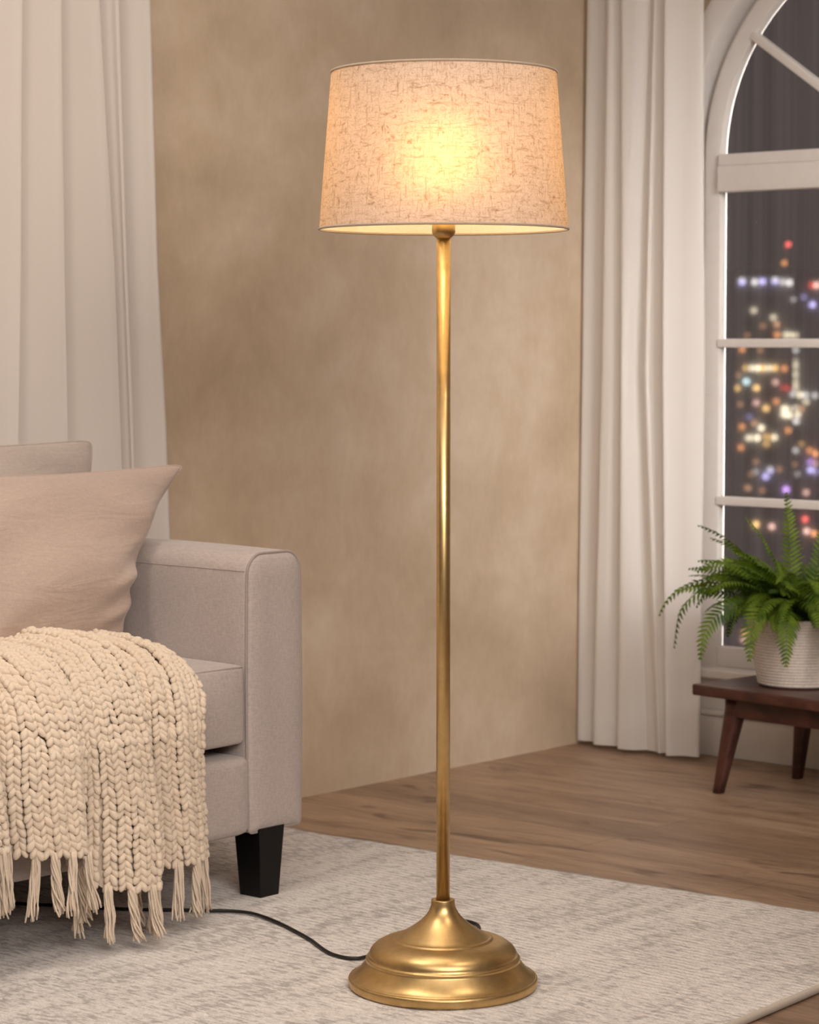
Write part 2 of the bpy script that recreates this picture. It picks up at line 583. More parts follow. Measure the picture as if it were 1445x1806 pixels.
# ------------------------------------------------------------------ rug
RA = math.radians(3.6)
rug = thing('rug', 'large off-white rug with broken grey streaks under sofa and lamp', 'rug', (-1.50, -0.98, 0))
# local frame of the rug: far edge along local Y
def rugp(a, b, z):
    """a: distance from the far edge towards the camera side (-X), b: along the far edge"""
    return (-1.502 - a * math.cos(RA) - b * math.sin(RA) * -1 * 1, -0.98 - a * math.sin(RA) + b * math.cos(RA), z)
def rugp(a, b, z):
    ex = Vector((math.cos(RA), math.sin(RA)))      # towards the window
    ey = Vector((-math.sin(RA), math.cos(RA)))     # towards the plaster wall
    q = Vector((-1.478, -0.98)) - ex * a + ey * b
    return (q.x, q.y, z)
A1, B0, B1 = 3.1, -0.945, 0.80
nu, nv = 150, 100
v = []
for i in range(nu):
    for j in range(nv):
        a = A1 * i / (nu - 1); b = B0 + (B1 - B0) * j / (nv - 1)
        e = min(a, A1 - a, b - B0, B1 - b)
        wob = 0.003 * math.sin(b * 31 + 1.3) + 0.002 * math.sin(b * 77) if i == 0 else 0
        z = 0.0065 + 0.0008 * math.sin(a * 23 + b * 3) * math.sin(b * 19 + a * 5) - 0.0025 * max(0, 1 - e / 0.01)
        v.append(rugp(a + wob, b, z))
f = grid_faces(nu, nv)
base = len(v)
per = [i * nv for i in range(nu)] + [(nu - 1) * nv + j for j in range(1, nv)] + [i * nv + nv - 1 for i in range(nu - 2, -1, -1)] + [j for j in range(nv - 2, 0, -1)]
for i in per:
    x, y, z = v[i]
    v.append((x, y, 0.0005))
np_ = len(per)
for k in range(np_):
    k2 = (k + 1) % np_
    f.append((per[k], per[k2], base + k2, base + k))
obj('woven_pile', v, f, M['rug'], rug)
edge = [rugp(a, B0, 0.0075) for a in np.linspace(-0.0, A1, 60)]
m = MB(); m.add(*tube(edge, 0.0075, 10)); m.obj('binding', M['binding'], rug)

# ------------------------------------------------------------------ curtains
def curtain(rows, to3, nu=260, nz=44, jitter=0.002):
    """rows: list of (z, [(along, depth), ...]) with equal point counts; smooth plan curves blended over the height"""
    curves = []
    for z, pts in rows:
        c = crom([(a, d, 0) for a, d in pts], 24)
        idx = np.linspace(0, len(c) - 1, nu)
        arr = np.array([[q.x, q.y] for q in c])
        curves.append((z, np.stack([np.interp(idx, np.arange(len(c)), arr[:, k]) for k in (0, 1)], 1)))
    zs = [c[0] for c in curves]
    v = []
    ztop, zbot = zs[0], zs[-1]
    for i in range(nz):
        z = ztop + (zbot - ztop) * i / (nz - 1)
        k = 0
        while k < len(zs) - 2 and z < zs[k + 1]:
            k += 1
        t = (zs[k] - z) / (zs[k] - zs[k + 1])
        P = curves[k][1] * (1 - t) + curves[k + 1][1] * t
        for j in range(nu):
            a, d = P[j]
            d += jitter * math.sin(j * 0.31 + 2.1 * math.sin(z * 1.7)) * (0.4 + 0.6 * i / nz)
            v.append(to3(a, d, z))
    return v, grid_faces(nz, nu)

def fold_pts(edges, lo, hi, start, end, gap, side):
    """edges: fold edge positions; before each edge the cloth is at 'hi', after it at 'lo'"""
    pts = []
    return pts

# left curtain on the plaster wall: along = X, depth = Y
def lrow(z, e, k=1.0):
    e0, e1, e2, e3, e4 = e
    H, L, D = -0.088, -0.040, 0.012 * k
    pts = [(-3.30, -0.06), (-3.15, H), (-3.10, L), (-2.90, -0.055), (-2.72, H), (-2.70, L), (-2.5, -0.05), (e0 - 0.16, H), (e0 - 0.15, L), (e0 - 0.06, -0.055)]
    for a, b in ((e0, e1), (e1, e2), (e2, e3), (e3, e4)):
        wd = b - a
        pts += [(a - min(D, wd * .3), H + .004), (a, H + 0.006), (a + 0.002, L), (a + wd * 0.35, L - 0.008), (a + wd * 0.7, L - 0.03)]
    pts += [(e4 - 0.012, H), (e4, H + 0.006), (e4 - 0.002, H + 0.02), (e4 - 0.02, L)]
    return (z, pts)
rows = [lrow(2.64, (-2.135, -2.045, -1.955, -1.880, -1.800)),
        lrow(1.894, (-2.1449, -2.0361, -1.9289, -1.8708, -1.7776)),
        lrow(1.30, (-2.1578, -2.0343, -1.8897, -1.850, -1.7583)),
        lrow(0.93, (-2.1702, -2.0302, -1.8758, -1.835, -1.7348)),
        lrow(0.015, (-2.19, -2.02, -1.845, -1.80, -1.70))]
o = obj('sheer_curtain', *curtain(rows, lambda a, d, z: (a, d, z)), M['sheer'])
tag(o, 'sheer off-white curtain hanging on the plaster wall behind the sofa', 'curtain')
o['group'] = 'sheer curtains'

# right curtain beside the window: along = -Y, depth = X
def rrow(z, e, k=1.0):
    e0, e1, e2, e3, e4, e5, e6 = e     # positions along the window wall, positive away from the corner
    pts = [(e0 - 0.004, -0.065), (e0, -0.090), (e0 + (e1 - e0) * 0.5, -0.088), (e1 - 0.012, -0.080)]
    pts += [(e1 - 0.006, -0.100), (e1, -0.118), (e1 + (e2 - e1) * 0.3, -0.120), (e1 + (e2 - e1) * 0.7, -0.100), (e2 - 0.012, -0.088)]
    pts += [(e2 - 0.006, -0.115), (e2, -0.138 * k), (e2 + (e3 - e2) * 0.5, -0.130), (e3 - 0.008, -0.105), (e3, -0.100)]
    pts += [(e3 + (e4 - e3) * 0.4, -0.108), (e4 - 0.006, -0.120), (e4, -0.112), (e4 + (e5 - e4) * 0.5, -0.098), (e5 - 0.012, -0.090)]
    pts += [(e5 - 0.006, -0.112), (e5, -0.134), (e5 + 0.012, -0.140), (e5 + (e6 - e5) * 0.5, -0.118), (e6 - 0.006, -0.105), (e6, -0.100), (e6 - 0.003, -0.09)]
    return (z, pts)
rows = [rrow(2.64, (0.026, .112, .172, .245, .272, .308, .410)),
        rrow(2.05, (0.0213, .1108, .1759, .2477, .2757, .3129, .4138)),
        rrow(1.05, (0.0116, .102, .1794, .2082, .2557, .3178, .425)),
        rrow(0.012, (0.010, .0873, .1871, .264, .320, .345, .4300), 1.0)]
rows[-1] = (rows[-1][0], [(a, d - 0.014) for a, d in rows[-1][1]])
o = obj('sheer_curtain', *curtain(rows, lambda a, d, z: (d, -a, z)), M['sheer2'])
tag(o, 'sheer white floor-length curtain in the corner beside the arched window', 'curtain')
o['group'] = 'sheer curtains'

# ------------------------------------------------------------------ sofa
AX0, AX1, FY, BY = -2.127, -1.975, -0.735, -0.115
sofa = thing('sofa', 'taupe fabric sofa with track arms and black block legs', 'sofa', (-2.8, -0.43, 0))

def ring_profile(x0, x1, z0, z1, rt, rb, ins, n=8):
    x0 += ins; x1 -= ins; z0 += ins * 0.6; z1 -= ins
    rt = max(rt - ins, 0.004); rb = max(rb - ins * 0.6, 0.003)
    pts = []
    for cx, cz, a0, r in ((x1 - rb, z0 + rb, -90, rb), (x1 - rt, z1 - rt, 0, rt), (x0 + rt, z1 - rt, 90, rt), (x0 + rb, z0 + rb, 180, rb)):
        for k in range(n + 1):
            a = math.radians(a0 + 90 * k / n)
            pts.append((cx + r * math.cos(a), cz + r * math.sin(a)))
    # subdivide the long sides for a soft bow
    out = []
    for i in range(len(pts)):
        a, b = pts[i], pts[(i + 1) % len(pts)]
        out.append(a)
        if i % (n + 1) == n:
            for k in range(1, 12):
                out.append((a[0] + (b[0] - a[0]) * k / 12, a[1] + (b[1] - a[1]) * k / 12))
    return out

def arm_mesh(x0, x1):
    secs = [(BY, 0.02), (BY - 0.004, 0.008), (BY - 0.015, 0.0)] + [(BY - 0.015 + (FY + 0.014 - BY + 0.015) * k / 14, 0.0) for k in range(1, 15)] + \
           [(FY + 0.006, 0.0015), (FY + 0.001, 0.006), (FY - 0.002, 0.014), (FY - 0.005, 0.03), (FY - 0.006, 0.05)]
    v, f = [], []
    for y, ins in secs:
        pr = ring_profile(x0, x1, 0.143, 0.708, 0.042, 0.012, ins)
        for x, z in pr:
            tt = (y - FY) / (BY - FY)
            bow = 0.004 * math.sin(math.pi * max(0, min(1, (z - 0.14) / 0.57)))
            xc = (x0 + x1) / 2
            x = x + bow * (1 if x > xc else -1) * (1 if ins < 0.02 else 0.5)
            if z > 0.6:
                z += 0.004 * math.sin(math.pi * tt)
            v.append((x, y, z))
    n = len(pr)
    for s in range(len(secs) - 1):
        for k in range(n):
            k2 = (k + 1) % n
            f.append((s * n + k, s * n + k2, (s + 1) * n + k2, (s + 1) * n + k))
    f.append(tuple(reversed(range(n))))
    f.append(tuple((len(secs) - 1) * n + k for k in range(n)))
    return v, f

def pipe_path(x0, x1):
    pr = ring_profile(x0, x1, 0.143, 0.708, 0.042, 0.012, 0.0015)
    out = []
    for x, z in pr:
        bow = 0.004 * math.sin(math.pi * max(0, min(1, (z - 0.14) / 0.57)))
        out.append((x + bow * (1 if x > (x0 + x1) / 2 else -1), FY + 0.004, z))
    return out

SL = -3.55      # left end of the seat
for (x0, x1) in ((AX0, AX1), (SL - 0.152, SL)):
    arm = obj('arm', *arm_mesh(x0, x1), M['sofa'], sofa)
    pp = obj('piping', *tube(pipe_path(x0, x1), 0.0028, 8, closed=True), M['sofa_pipe'])
    pp.parent = arm
    m = MB(); m.add(*tube([(x0 - 0.0005, y, 0.672) for y in np.linspace(FY + 0.01, BY - 0.03, 20)], 0.0012, 6)); s_ = m.obj('seam', M['sofa_pipe']); s_.parent = arm

def soft(p, h, bul=0.01):
    u = [max(-1, min(1, p[i] / h[i])) for i in range(3)]
    q = Vector(p)
    q.z += bul * 1.2 * (1 - u[0] ** 4) * (1 - u[1] ** 4) * (1 if u[2] > 0 else -0.6) * abs(u[2])
    q.y += bul * 0.8 * (1 - u[0] ** 4) * (1 - u[2] ** 2) * u[1]
    return q

m = MB(); m.add(*rbox(((AX0 + SL) / 2, (FY - 0.12) / 2, 0.222), ((AX0 - SL) / 2 + 0.004, (-0.12 - FY) / 2 + 0.002, 0.080), 0.018, fn=lambda p, h: soft(p, h, 0.004), flat=22))
m.obj('front_rail', M['sofa'], sofa)
m = MB(); m.add(*rbox(((AX0 + SL) / 2, -0.17, 0.50), ((AX0 - SL) / 2 + 0.003, 0.055, 0.285), 0.03, fn=lambda p, h: soft(p, h, 0.006), flat=16))
m.obj('backrest', M['sofa'], sofa)

def cush(p, h):
    u = [max(-1, min(1, p[i] / h[i])) for i in range(3)]
    q = Vector(p)
    if u[2] > 0:
        q.z += 0.020 * (1 - abs(u[0]) ** 3) * (1 - u[1] ** 2) * u[2]
    else:
        q.z += -0.016 * (1 - abs(u[0]) ** 6) * (1 - u[1] ** 4) * abs(u[2])
    q.y += 0.014 * (1 - u[0] ** 6) * (1 - u[2] ** 2) * (-1 if u[1] < 0 else 0) * abs(u[1]) * 1.0
    q.x += 0.008 * (1 - u[2] ** 2) * (1 - u[1] ** 4) * u[0]
    return q
CXR = -2.136
mid = (CXR + SL) / 2
for (a, b) in ((mid + 0.002, CXR), (SL + 0.01, mid - 0.002)):
    c = ((a + b) / 2, (FY + 0.002 - 0.225) / 2, 0.407)
    h = ((b - a) / 2, (-0.225 - FY - 0.002) / 2, 0.079)
    m = MB(); m.add(*rbox(c, h, 0.010, fn=cush, flat=26))
    cu = m.obj('seat_cushion', M['sofa'], sofa)
    for zz, nm in ((c[2] + h[2] - 0.004, 'piping'), (c[2] - h[2] + 0.008, 'seam')):
        path = []
        for X, Y in [(a + 0.004, y) for y in np.linspace(-0.25, FY + 0.006, 12)] + [(x, FY + 0.004) for x in np.linspace(a + 0.006, b - 0.006, 24)] + [(b - 0.004, y) for y in np.linspace(FY + 0.006, -0.25, 12)]:
            path.append((X, Y, zz))
        pp = obj(nm, *tube(path, 0.0022 if nm == 'piping' else 0.0012, 6), M['sofa_pipe']); pp.parent = cu

def leg(cx, cy, z0):
    ht, hb = (0.036, 0.036), (0.026, 0.029)
    v = []
    for (hx, hy), z in ((hb, z0), (hb, z0 + 0.004), (ht, 0.150)):
        for sx, sy in ((-1, -1), (1, -1), (1, 1), (-1, 1)):
            v.append((cx + sx * hx, cy + sy * hy, z))
    f = [(3, 2, 1, 0), (8, 9, 10, 11)]
    for s in (0, 4):
        for k in range(4):
            f.append((s + k, s + (k + 1) % 4, s + 4 + (k + 1) % 4, s + 4 + k))
    return v, f
for (x, y, z0) in ((-2.066, -0.702, 0.002), (-2.083, -0.170, 0.0), (-3.64, -0.702, 0.002), (-3.64, -0.170, 0.0)):
    o = obj('leg', *leg(x, y, z0), M['black'], sofa, smooth=False)
    o['label'] = 'black tapered block leg'

# ------------------------------------------------------------------ pillows
def pillow(TL, TR, BL, BR, thick, conc=0.05, n=72, seed=0):
    TL, TR, BL, BR = map(Vector, (TL, TR, BL, BR))
    nrm = ((TR - TL).cross(TL - BL)).normalized()     # towards the room (-Y)
    if nrm.y > 0:
        nrm = -nrm
    r = random.Random(seed)
    ph = [r.uniform(0, 6.28) for _ in range(8)]
    v, f = [], []
    for side in (1, -1):
        for i in range(n + 1):
            for j in range(n + 1):
                u = -1 + 2 * i / n
                w_ = -1 + 2 * j / n
                uu = math.sin(u * math.pi / 2) * 0.5 + u * 0.5
                ww = math.sin(w_ * math.pi / 2) * 0.5 + w_ * 0.5
                # concave sides between the corners
                a = uu * (1 - conc * (1 - ww * ww) * abs(uu) ** 2)
                b = ww * (1 - min(conc, 0.10) * 0.45 * (1 - uu * uu) * abs(ww) ** 2)
                rc_ = 1 - 0.035 * abs(uu) ** 14 * abs(ww) ** 14
                a *= rc_; b *= rc_
                s, t = (a + 1) / 2, (b + 1) / 2
                p = (BL * (1 - s) + BR * s) * (1 - t) + (TL * (1 - s) + TR * s) * t
                prof = (max(0, 1 - uu ** 2) ** 0.55) * (max(0, 1 - ww ** 2) ** 0.55)
                prof = prof * (1 - 0.18 * ww)
                # creases fanning from the right side
                cr = 0.0
                if side == 1:
                    cr += 0.009 * math.sin(9 * ww + 3.5 * uu + ph[0]) * max(0, uu) * (1 - uu ** 8)
                    cr += 0.012 * math.sin(17 * ww - 6 * uu + ph[1]) * math.exp(-((uu - 0.75) / 0.28) ** 2) * math.exp(-((ww + 0.45) / 0.5) ** 2)
                    cr += 0.006 * math.sin(6 * ww + 4 * uu * uu + ph[2])
                d = side * (thick * 0.5 * prof) + cr * min(1, prof * 2)
                p = p + nrm * d
                v.append(p)
    N = (n + 1) ** 2
    for i in range(n):
        for j in range(n):
            q = (i * (n + 1) + j, (i + 1) * (n + 1) + j, (i + 1) * (n + 1) + j + 1, i * (n + 1) + j + 1)
            f.append(q)
            f.append(tuple(N + k for k in reversed(q)))
    # outline for the seam
    out = [i * (n + 1) for i in range(n + 1)] + [n * (n + 1) + j for j in range(1, n + 1)] + [i * (n + 1) + n for i in range(n - 1, -1, -1)] + [j for j in range(n - 1, 0, -1)]
    return v, f, [v[k] for k in out]

def add_pillow(name, label, mat, *a, **k):
    c = (Vector(a[2]) + Vector(a[3])) / 2
    t = thing(name, label, 'pillow', c, 'linen throw pillows on the sofa')
    v, f, ol = pillow(*a, **k)
    obj('pillow_cover', v, f, mat, t)
    obj('seam', *tube(ol, 0.0022, 6, closed=True), mat, t)
    return t
add_pillow('throw_pillow', 'large warm taupe linen pillow in front, leaning at the sofa arm', M['pillow'],
           (-2.62, -0.385, 0.868), (-1.972, -0.395, 0.871), (-2.64, -0.47, 0.490), (-2.232, -0.47, 0.500), 0.17, 0.22, seed=3)
add_pillow('throw_pillow', 'greyer linen pillow behind the large one, only its top edge showing', M['pillow2'],
           (-2.66, -0.245, 0.918), (-2.100, -0.245, 0.922), (-2.66, -0.285, 0.50), (-2.150, -0.285, 0.50), 0.10, 0.05, seed=5)

# ------------------------------------------------------------------ knitted throw
throw = thing('knitted_throw', 'chunky cream knitted throw with tassels hanging over the sofa seat', 'blanket', (-2.6, -0.78, 0))
# plan curve of the hanging part, from the right edge to the left (X, forward bulge)
plan = [(-2.318, 0.000), (-2.330, 0.022), (-2.372, 0.034), (-2.420, 0.030), (-2.462, 0.006), (-2.474, -0.004),
        (-2.478, 0.030), (-2.500, 0.058), (-2.540, 0.064), (-2.585, 0.048), (-2.622, 0.008), (-2.634, -0.002),
        (-2.636, 0.030), (-2.662, 0.052), (-2.715, 0.054), (-2.775, 0.040), (-2.822, 0.004), (-2.832, 0.0),
        (-2.838, 0.034), (-2.880, 0.050), (-2.960, 0.045), (-3.02, 0.01), (-3.06, 0.03), (-3.12, 0.04)]
pc = [(-p.x, p.y) for p in crom([(-x, d, 0) for x, d in plan], 14)]
acc = [0.0]
for i in range(1, len(pc)):
    acc.append(acc[-1] + math.hypot(pc[i][0] - pc[i - 1][0], pc[i][1] - pc[i - 1][1]))
PL = acc[-1]
pc = [(x, d * 1.25) for x, d in pc]
pX = np.array([p[0] for p in pc]); pD = np.array([p[1] for p in pc]); pS = np.array(acc)

def hem_z(x):
    # bottom height of the knitted body by position
    keys = [(-3.2, 0.22), (-2.84, 0.235), (-2.80, 0.215), (-2.66, 0.205), (-2.635, 0.17), (-2.60, 0.125), (-2.50, 0.118), (-2.478, 0.125), (-2.46, 0.135), (-2.30, 0.142)]
    return float(np.interp(x, [k[0] for k in keys], [k[1] for k in keys]))

def throw_pt(s, t):
    """s: arc length across, t: 0 at the back on the seat, 1 at the hem"""
    x = float(np.interp(s, pS, pX)); d = float(np.interp(s, pS, pD))
    hz = hem_z(x)
    top = [(-0.395, 0.505), (-0.46, 0.531), (-0.54, 0.538), (-0.62, 0.538), (-0.69, 0.528), (-0.742, 0.500), (-0.772, 0.452), (-0.782, 0.39)]
    n = len(top)
    Ltop = 0.52
    hang = 0.39 - hz
    Lt = Ltop + hang
    l = t * Lt
    if l < Ltop:
        q = l / Ltop * (n - 1)
        i = min(int(q), n - 2); fr = q - i
        a, b = top[max(i - 1, 0)], top[i]
        c, e = top[i + 1], top[min(i + 2, n - 1)]
        g = lambda k: 0.5 * (2 * b[k] + (c[k] - a[k]) * fr + (2 * a[k] - 5 * b[k] + 4 * c[k] - e[k]) * fr ** 2 + (3 * b[k] - a[k] - 3 * c[k] + e[k]) * fr ** 3)
        y, z = g(0), g(1)
        k = l / Ltop
        amp = 0.25 + 0.55 * k ** 2
        # folds lift the cloth on the seat and push it out over the edge
        z += d * 0.35 * (1 - k ** 3)
        y -= d * amp * k ** 2
    else:
        q = (l - Ltop) / max(hang, 1e-6)
        y = -0.782 - d * (0.80 + 0.45 * q) + 0.006 * q
        z = 0.39 - (l - Ltop)
        k = 1.0
    back = max(0, 1 - l / Ltop)
    e = max(0.0, 1 - s / 0.16)
    x += (0.10 * back ** 1.1) * e + 0.05 * back * (1 - e)
    # rounded right edge falls onto the seat
    z -= (0.030 * max(0, 1 - s / 0.035) + 0.020 * max(0, 1 - s / 0.13)) * max(0.0, min(1.0, 3 * (1 - l / Ltop)))
    x += 0.004 * math.sin(14 * t + s * 9)
    return Vector((x, y, z))

def frame(s, t):
    p = throw_pt(s, t)
    e = 1e-3
    ds = (throw_pt(min(s + e, PL), t) - throw_pt(max(s - e, 0), t))
    dt = (throw_pt(s, min(t + e, 1)) - throw_pt(s, max(t - e, 0)))
    ds.normalize(); dt.normalize()
    n = dt.cross(ds)
    if n.length < 1e-6:
        n = Vector((0, -1, 0))
    n.normalize()
    if n.y > 0.3 or (n.z < 0 and abs(n.y) < 0.3):
        pass
    return p, ds, dt, n

# blob template
BU, BV = 8, 6
tv = []
for i in range(1, BV):
    ph = math.pi * i / BV
    for k in range(BU):
        th = 2 * math.pi * k / BU
        tv.append((math.sin(ph) * math.cos(th), math.sin(ph) * math.sin(th), math.cos(ph)))
tv.append((0, 0, 1)); tv.append((0, 0, -1))
tf = []
for i in range(BV - 2):
    for k in range(BU):
        k2 = (k + 1) % BU
        tf.append((i * BU + k, (i + 1) * BU + k, (i + 1) * BU + k2, i * BU + k2))
NB = (BV - 1) * BU
for k in range(BU):
    tf.append((NB, k, (k + 1) % BU))
    tf.append((NB + 1, (BV - 2) * BU + (k + 1) % BU, (BV - 2) * BU + k))
tv = np.array(tv)

COLW, ROWH = 0.0242, 0.0132
ncol = int(PL / COLW)
V, Fc = [], []
off = 0
# sign check: normal has to face the room
_p, _a, _b, _n = frame(PL * 0.3, 0.9)
SGN = 1 if _n.y < 0 else -1
for c in range(ncol):
    s = (c + 0.5) * COLW
    x = float(np.interp(s, pS, pX))
    L = 0.52 + 0.39 - hem_z(x)
    nr = int(L / ROWH)
    for r_ in range(nr):
        t = (r_ + 0.5) / nr
        p, ds, dt, nn = frame(s, t)
        nn = nn * SGN
        rib = (0.0045, -0.0015, -0.0055)[(c * 7 + c // 4) % 3]
        for sd in (-1, 1):
            ang = sd * (0.52 + random.uniform(-.10, .10))
            ax = dt * math.cos(ang) + ds * math.sin(ang)
            ax.normalize()
            bx = nn.cross(ax)
            cen = p + ds * (sd * COLW * 0.25 + random.uniform(-1, 1) * 0.0018) + nn * (rib + random.uniform(-1, 1) * 0.0020) + dt * random.uniform(-1, 1) * 0.0018
            ax2 = (ax + nn * 0.22).normalized()
            sc_ = random.uniform(0.88, 1.12)
            la, lb, lc = 0.0125 * sc_, 0.0068 * sc_, 0.0078 * sc_
            Mx = np.array([list(bx * lb), list(nn * lc), list(ax2 * la)])
            V.append(tv @ Mx + np.array(cen))
            Fc += [tuple(i + off for i in q) for q in tf]
            off += len(tv)
V = np.concatenate(V)
# backing cloth
nu, nv = 150, 90
bv = []
for i in range(nu):
    for j in range(nv):
        s = PL * i / (nu - 1); t = j / (nv - 1)
        p, ds, dt, nn = frame(s, t)
        bv.append(p - nn * SGN * 0.009)
Fb = [tuple(k + off for k in q) for q in grid_faces(nu, nv)]
obj('knit_body', list(map(tuple, V)) + [tuple(q) for q in bv], Fc + Fb, M['knit'], throw)

def tassel(root, length, lean, seed, twist=False):
    r = random.Random(seed)
    m = MB()
    ns = 14
    for k in range(ns):
        a = 2 * math.pi * k / ns + r.uniform(-.3, .3)
        rr = (0.0074 if k % 2 else 0.0042) if k else 0.0
        pth, rad = [], []
        N = 9
        fl = r.uniform(0.5, 1.2)
        l = length * r.uniform(0.90, 1.04)
        b1, b2 = r.uniform(-1, 1), r.uniform(-1, 1)
        for i in range(N + 1):
            u = i / N
            tw = a + (4.5 * u if twist else 1.4 * u)
            pinch = 0.75 + 0.35 * math.sin(math.pi * min(1, u * 1.6)) * 0.6
            w_ = rr * pinch * (1 + fl * 1.3 * u ** 3)
            pth.append((root[0] + w_ * math.cos(tw) + lean[0] * u * u + 0.004 * b1 * math.sin(3.0 * u * math.pi) * u + 0.003 * b2 * u,
                        root[1] + w_ * math.sin(tw) + lean[1] * u * u + 0.004 * b2 * math.sin(2.5 * u * math.pi) * u,
                        root[2] + 0.008 - l * u))
            rad.append(0.0027 * (1 - 0.35 * u) * (1 + 0.10 * math.sin(u * 40 + a)))
        m.add(*tube(pth, rad, 6))
    return m
k = 0
s = 0.022
while s < PL - 0.01:
    p = throw_pt(s, 1.0)
    ln = 0.112 + random.uniform(-0.010, 0.014)
    ln = min(ln, p.z - 0.022)
    tassel(p, ln, (random.uniform(-0.012, 0.012), random.uniform(-0.012, 0.004)), k, twist=(k % 3 == 1)).obj('tassel', M['knit'], throw)
    s += 0.041 + random.uniform(-0.006, 0.006)
    k += 1

# ------------------------------------------------------------------ floor lamp
LX, LY, LZ = -2.3656, -1.4517, 0.007
lamp = thing('floor_lamp', 'brushed brass floor lamp with a glowing linen drum shade', 'floor lamp', (LX, LY, LZ))
c = (LX, LY, 0)
prof = [(0.0, LZ), (0.160, LZ), (0.1645, LZ + 0.003), (0.1655, LZ + 0.007), (0.1655, LZ + 0.014), (0.1648, LZ + 0.0165), (0.1625, LZ + 0.018), (0.1615, LZ + 0.0178), (0.160, LZ + 0.0195)]
# lower bell
for i in range(1, 15):
    u = i / 14
    prof.append((0.160 - 0.026 * u ** 0.85 * 1.0, LZ + 0.0195 + 0.0275 * (u ** 1.25)))
prof += [(0.1345, LZ + 0.0480), (0.1350, LZ + 0.0500), (0.1338, LZ + 0.0520), (0.1312, LZ + 0.0525), (0.1300, LZ + 0.0535)]
# upper dome
for i in range(1, 25):
    a = math.radians(4 + 74 * i / 24)
    prof.append((0.078 + 0.052 * math.cos(a), LZ + 0.0535 + 0.0305 * math.sin(a) - 0.0))
prof += [(0.0865, LZ + 0.0840), (0.0850, LZ + 0.0862), (0.0820, LZ + 0.0866), (0.0800, LZ + 0.0872)]
for i in range(1, 23):
    u = i / 22
    prof.append((0.0205 + 0.0595 * (1 - u) ** 2.1, LZ + 0.0872 + 0.0620 * (u ** 0.92)))
prof += [(0.0203, LZ + 0.1497), (0.0206, LZ + 0.1517), (0.0196, LZ + 0.1530), (0.0128, LZ + 0.1530), (0.0118, LZ + 0.1512)]
m = MB(); m.add(*lathe(prof, c, 160, cap0=False, cap1=True)); m.obj('base', M['brass'], lamp)
m = MB(); m.add(*lathe([(0.0119, LZ + 0.138), (0.0119, 1.318)], c, 48)); m.obj('pole', M['brass'], lamp)
m = MB(); m.add(*lathe([(0.012, 1.306), (0.0150, 1.3085), (0.0185, 1.312), (0.0200, 1.317), (0.0200, 1.327), (0.0188, 1.331), (0.0165, 1.333), (0.0165, 1.385), (0.012, 1.39)], c, 48)); m.obj('socket_cup', M['brass'], lamp)
# bulb
bp = [(0.012, 1.388), (0.013, 1.400)] + [(0.030 * math.sin(math.radians(a)), 1.437 - 0.030 * math.cos(math.radians(a))) for a in range(28, 180, 12)] + [(0.001, 1.467)]
m = MB(); m.add(*lathe(bp, c, 32)); m.obj('bulb', M['bulb'], lamp)
ZB0, ZT0, RB0, RT0 = 1.3215, 1.587, 0.2132, 0.1918
N = 160
v, f, uv = [], [], []
for i in range(25):
    u = i / 24
    z = ZB0 + (ZT0 - ZB0) * u; r = RB0 + (RT0 - RB0) * u
    for k in range(N + 1):
        a = 2 * math.pi * k / N + math.radians(41)
        v.append((LX + r * math.cos(a), LY + r * math.sin(a), z))
        uv.append((k / N * 1.28, z - ZB0))
f = [(i * (N + 1) + k, i * (N + 1) + k + 1, (i + 1) * (N + 1) + k + 1, (i + 1) * (N + 1) + k) for i in range(24) for k in range(N)]
sh = obj('lamp_shade', v, f, M['shade'], lamp, uv=uv)
sh['label'] = 'linen drum shade, wider at the bottom, lit from inside'
for z, r, nm in ((ZB0, RB0, 'shade_rim'), (ZT0, RT0, 'shade_rim')):
    path = [(LX + r * math.cos(2 * math.pi * k / 120), LY + r * math.sin(2 * math.pi * k / 120), z) for k in range(120)]
    o = obj(nm, *tube(path, 0.0022, 8, closed=True), M['shade_rim'])
    o.parent = sh
# spider fitter near the top ring
m = MB()
for k in range(3):
    a = 2 * math.pi * k / 3 + 0.35
    m.add(*tube([(LX + 0.012 * math.cos(a), LY + 0.012 * math.sin(a), 1.545), (LX + 0.19 * math.cos(a), LY + 0.19 * math.sin(a), 1.583)], 0.0016, 6))
m.add(*lathe([(0.014, 1.540), (0.014, 1.549)], c, 24))
m.add(*tube(crom([(LX, LY + 0.014, 1.385), (LX, LY + 0.05, 1.43), (LX, LY + 0.045, 1.49), (LX, LY, 1.545)], 8), 0.0014, 6))
m.add(*tube(crom([(LX, LY - 0.014, 1.385), (LX, LY - 0.05, 1.43), (LX, LY - 0.045, 1.49), (LX, LY, 1.545)], 8), 0.0014, 6))
m.obj('harp', M['brass'], lamp)
d = bpy.data.lights.new('bulb_light', 'POINT')
d.energy = 7.2
d.color = (1.0, 0.76, 0.42)
d.shadow_soft_size = 0.037
lo = bpy.data.objects.new('bulb_light', d)
COL.objects.link(lo)
lo.parent = lamp
lo.location = (0, 0, 1.437 - LZ)
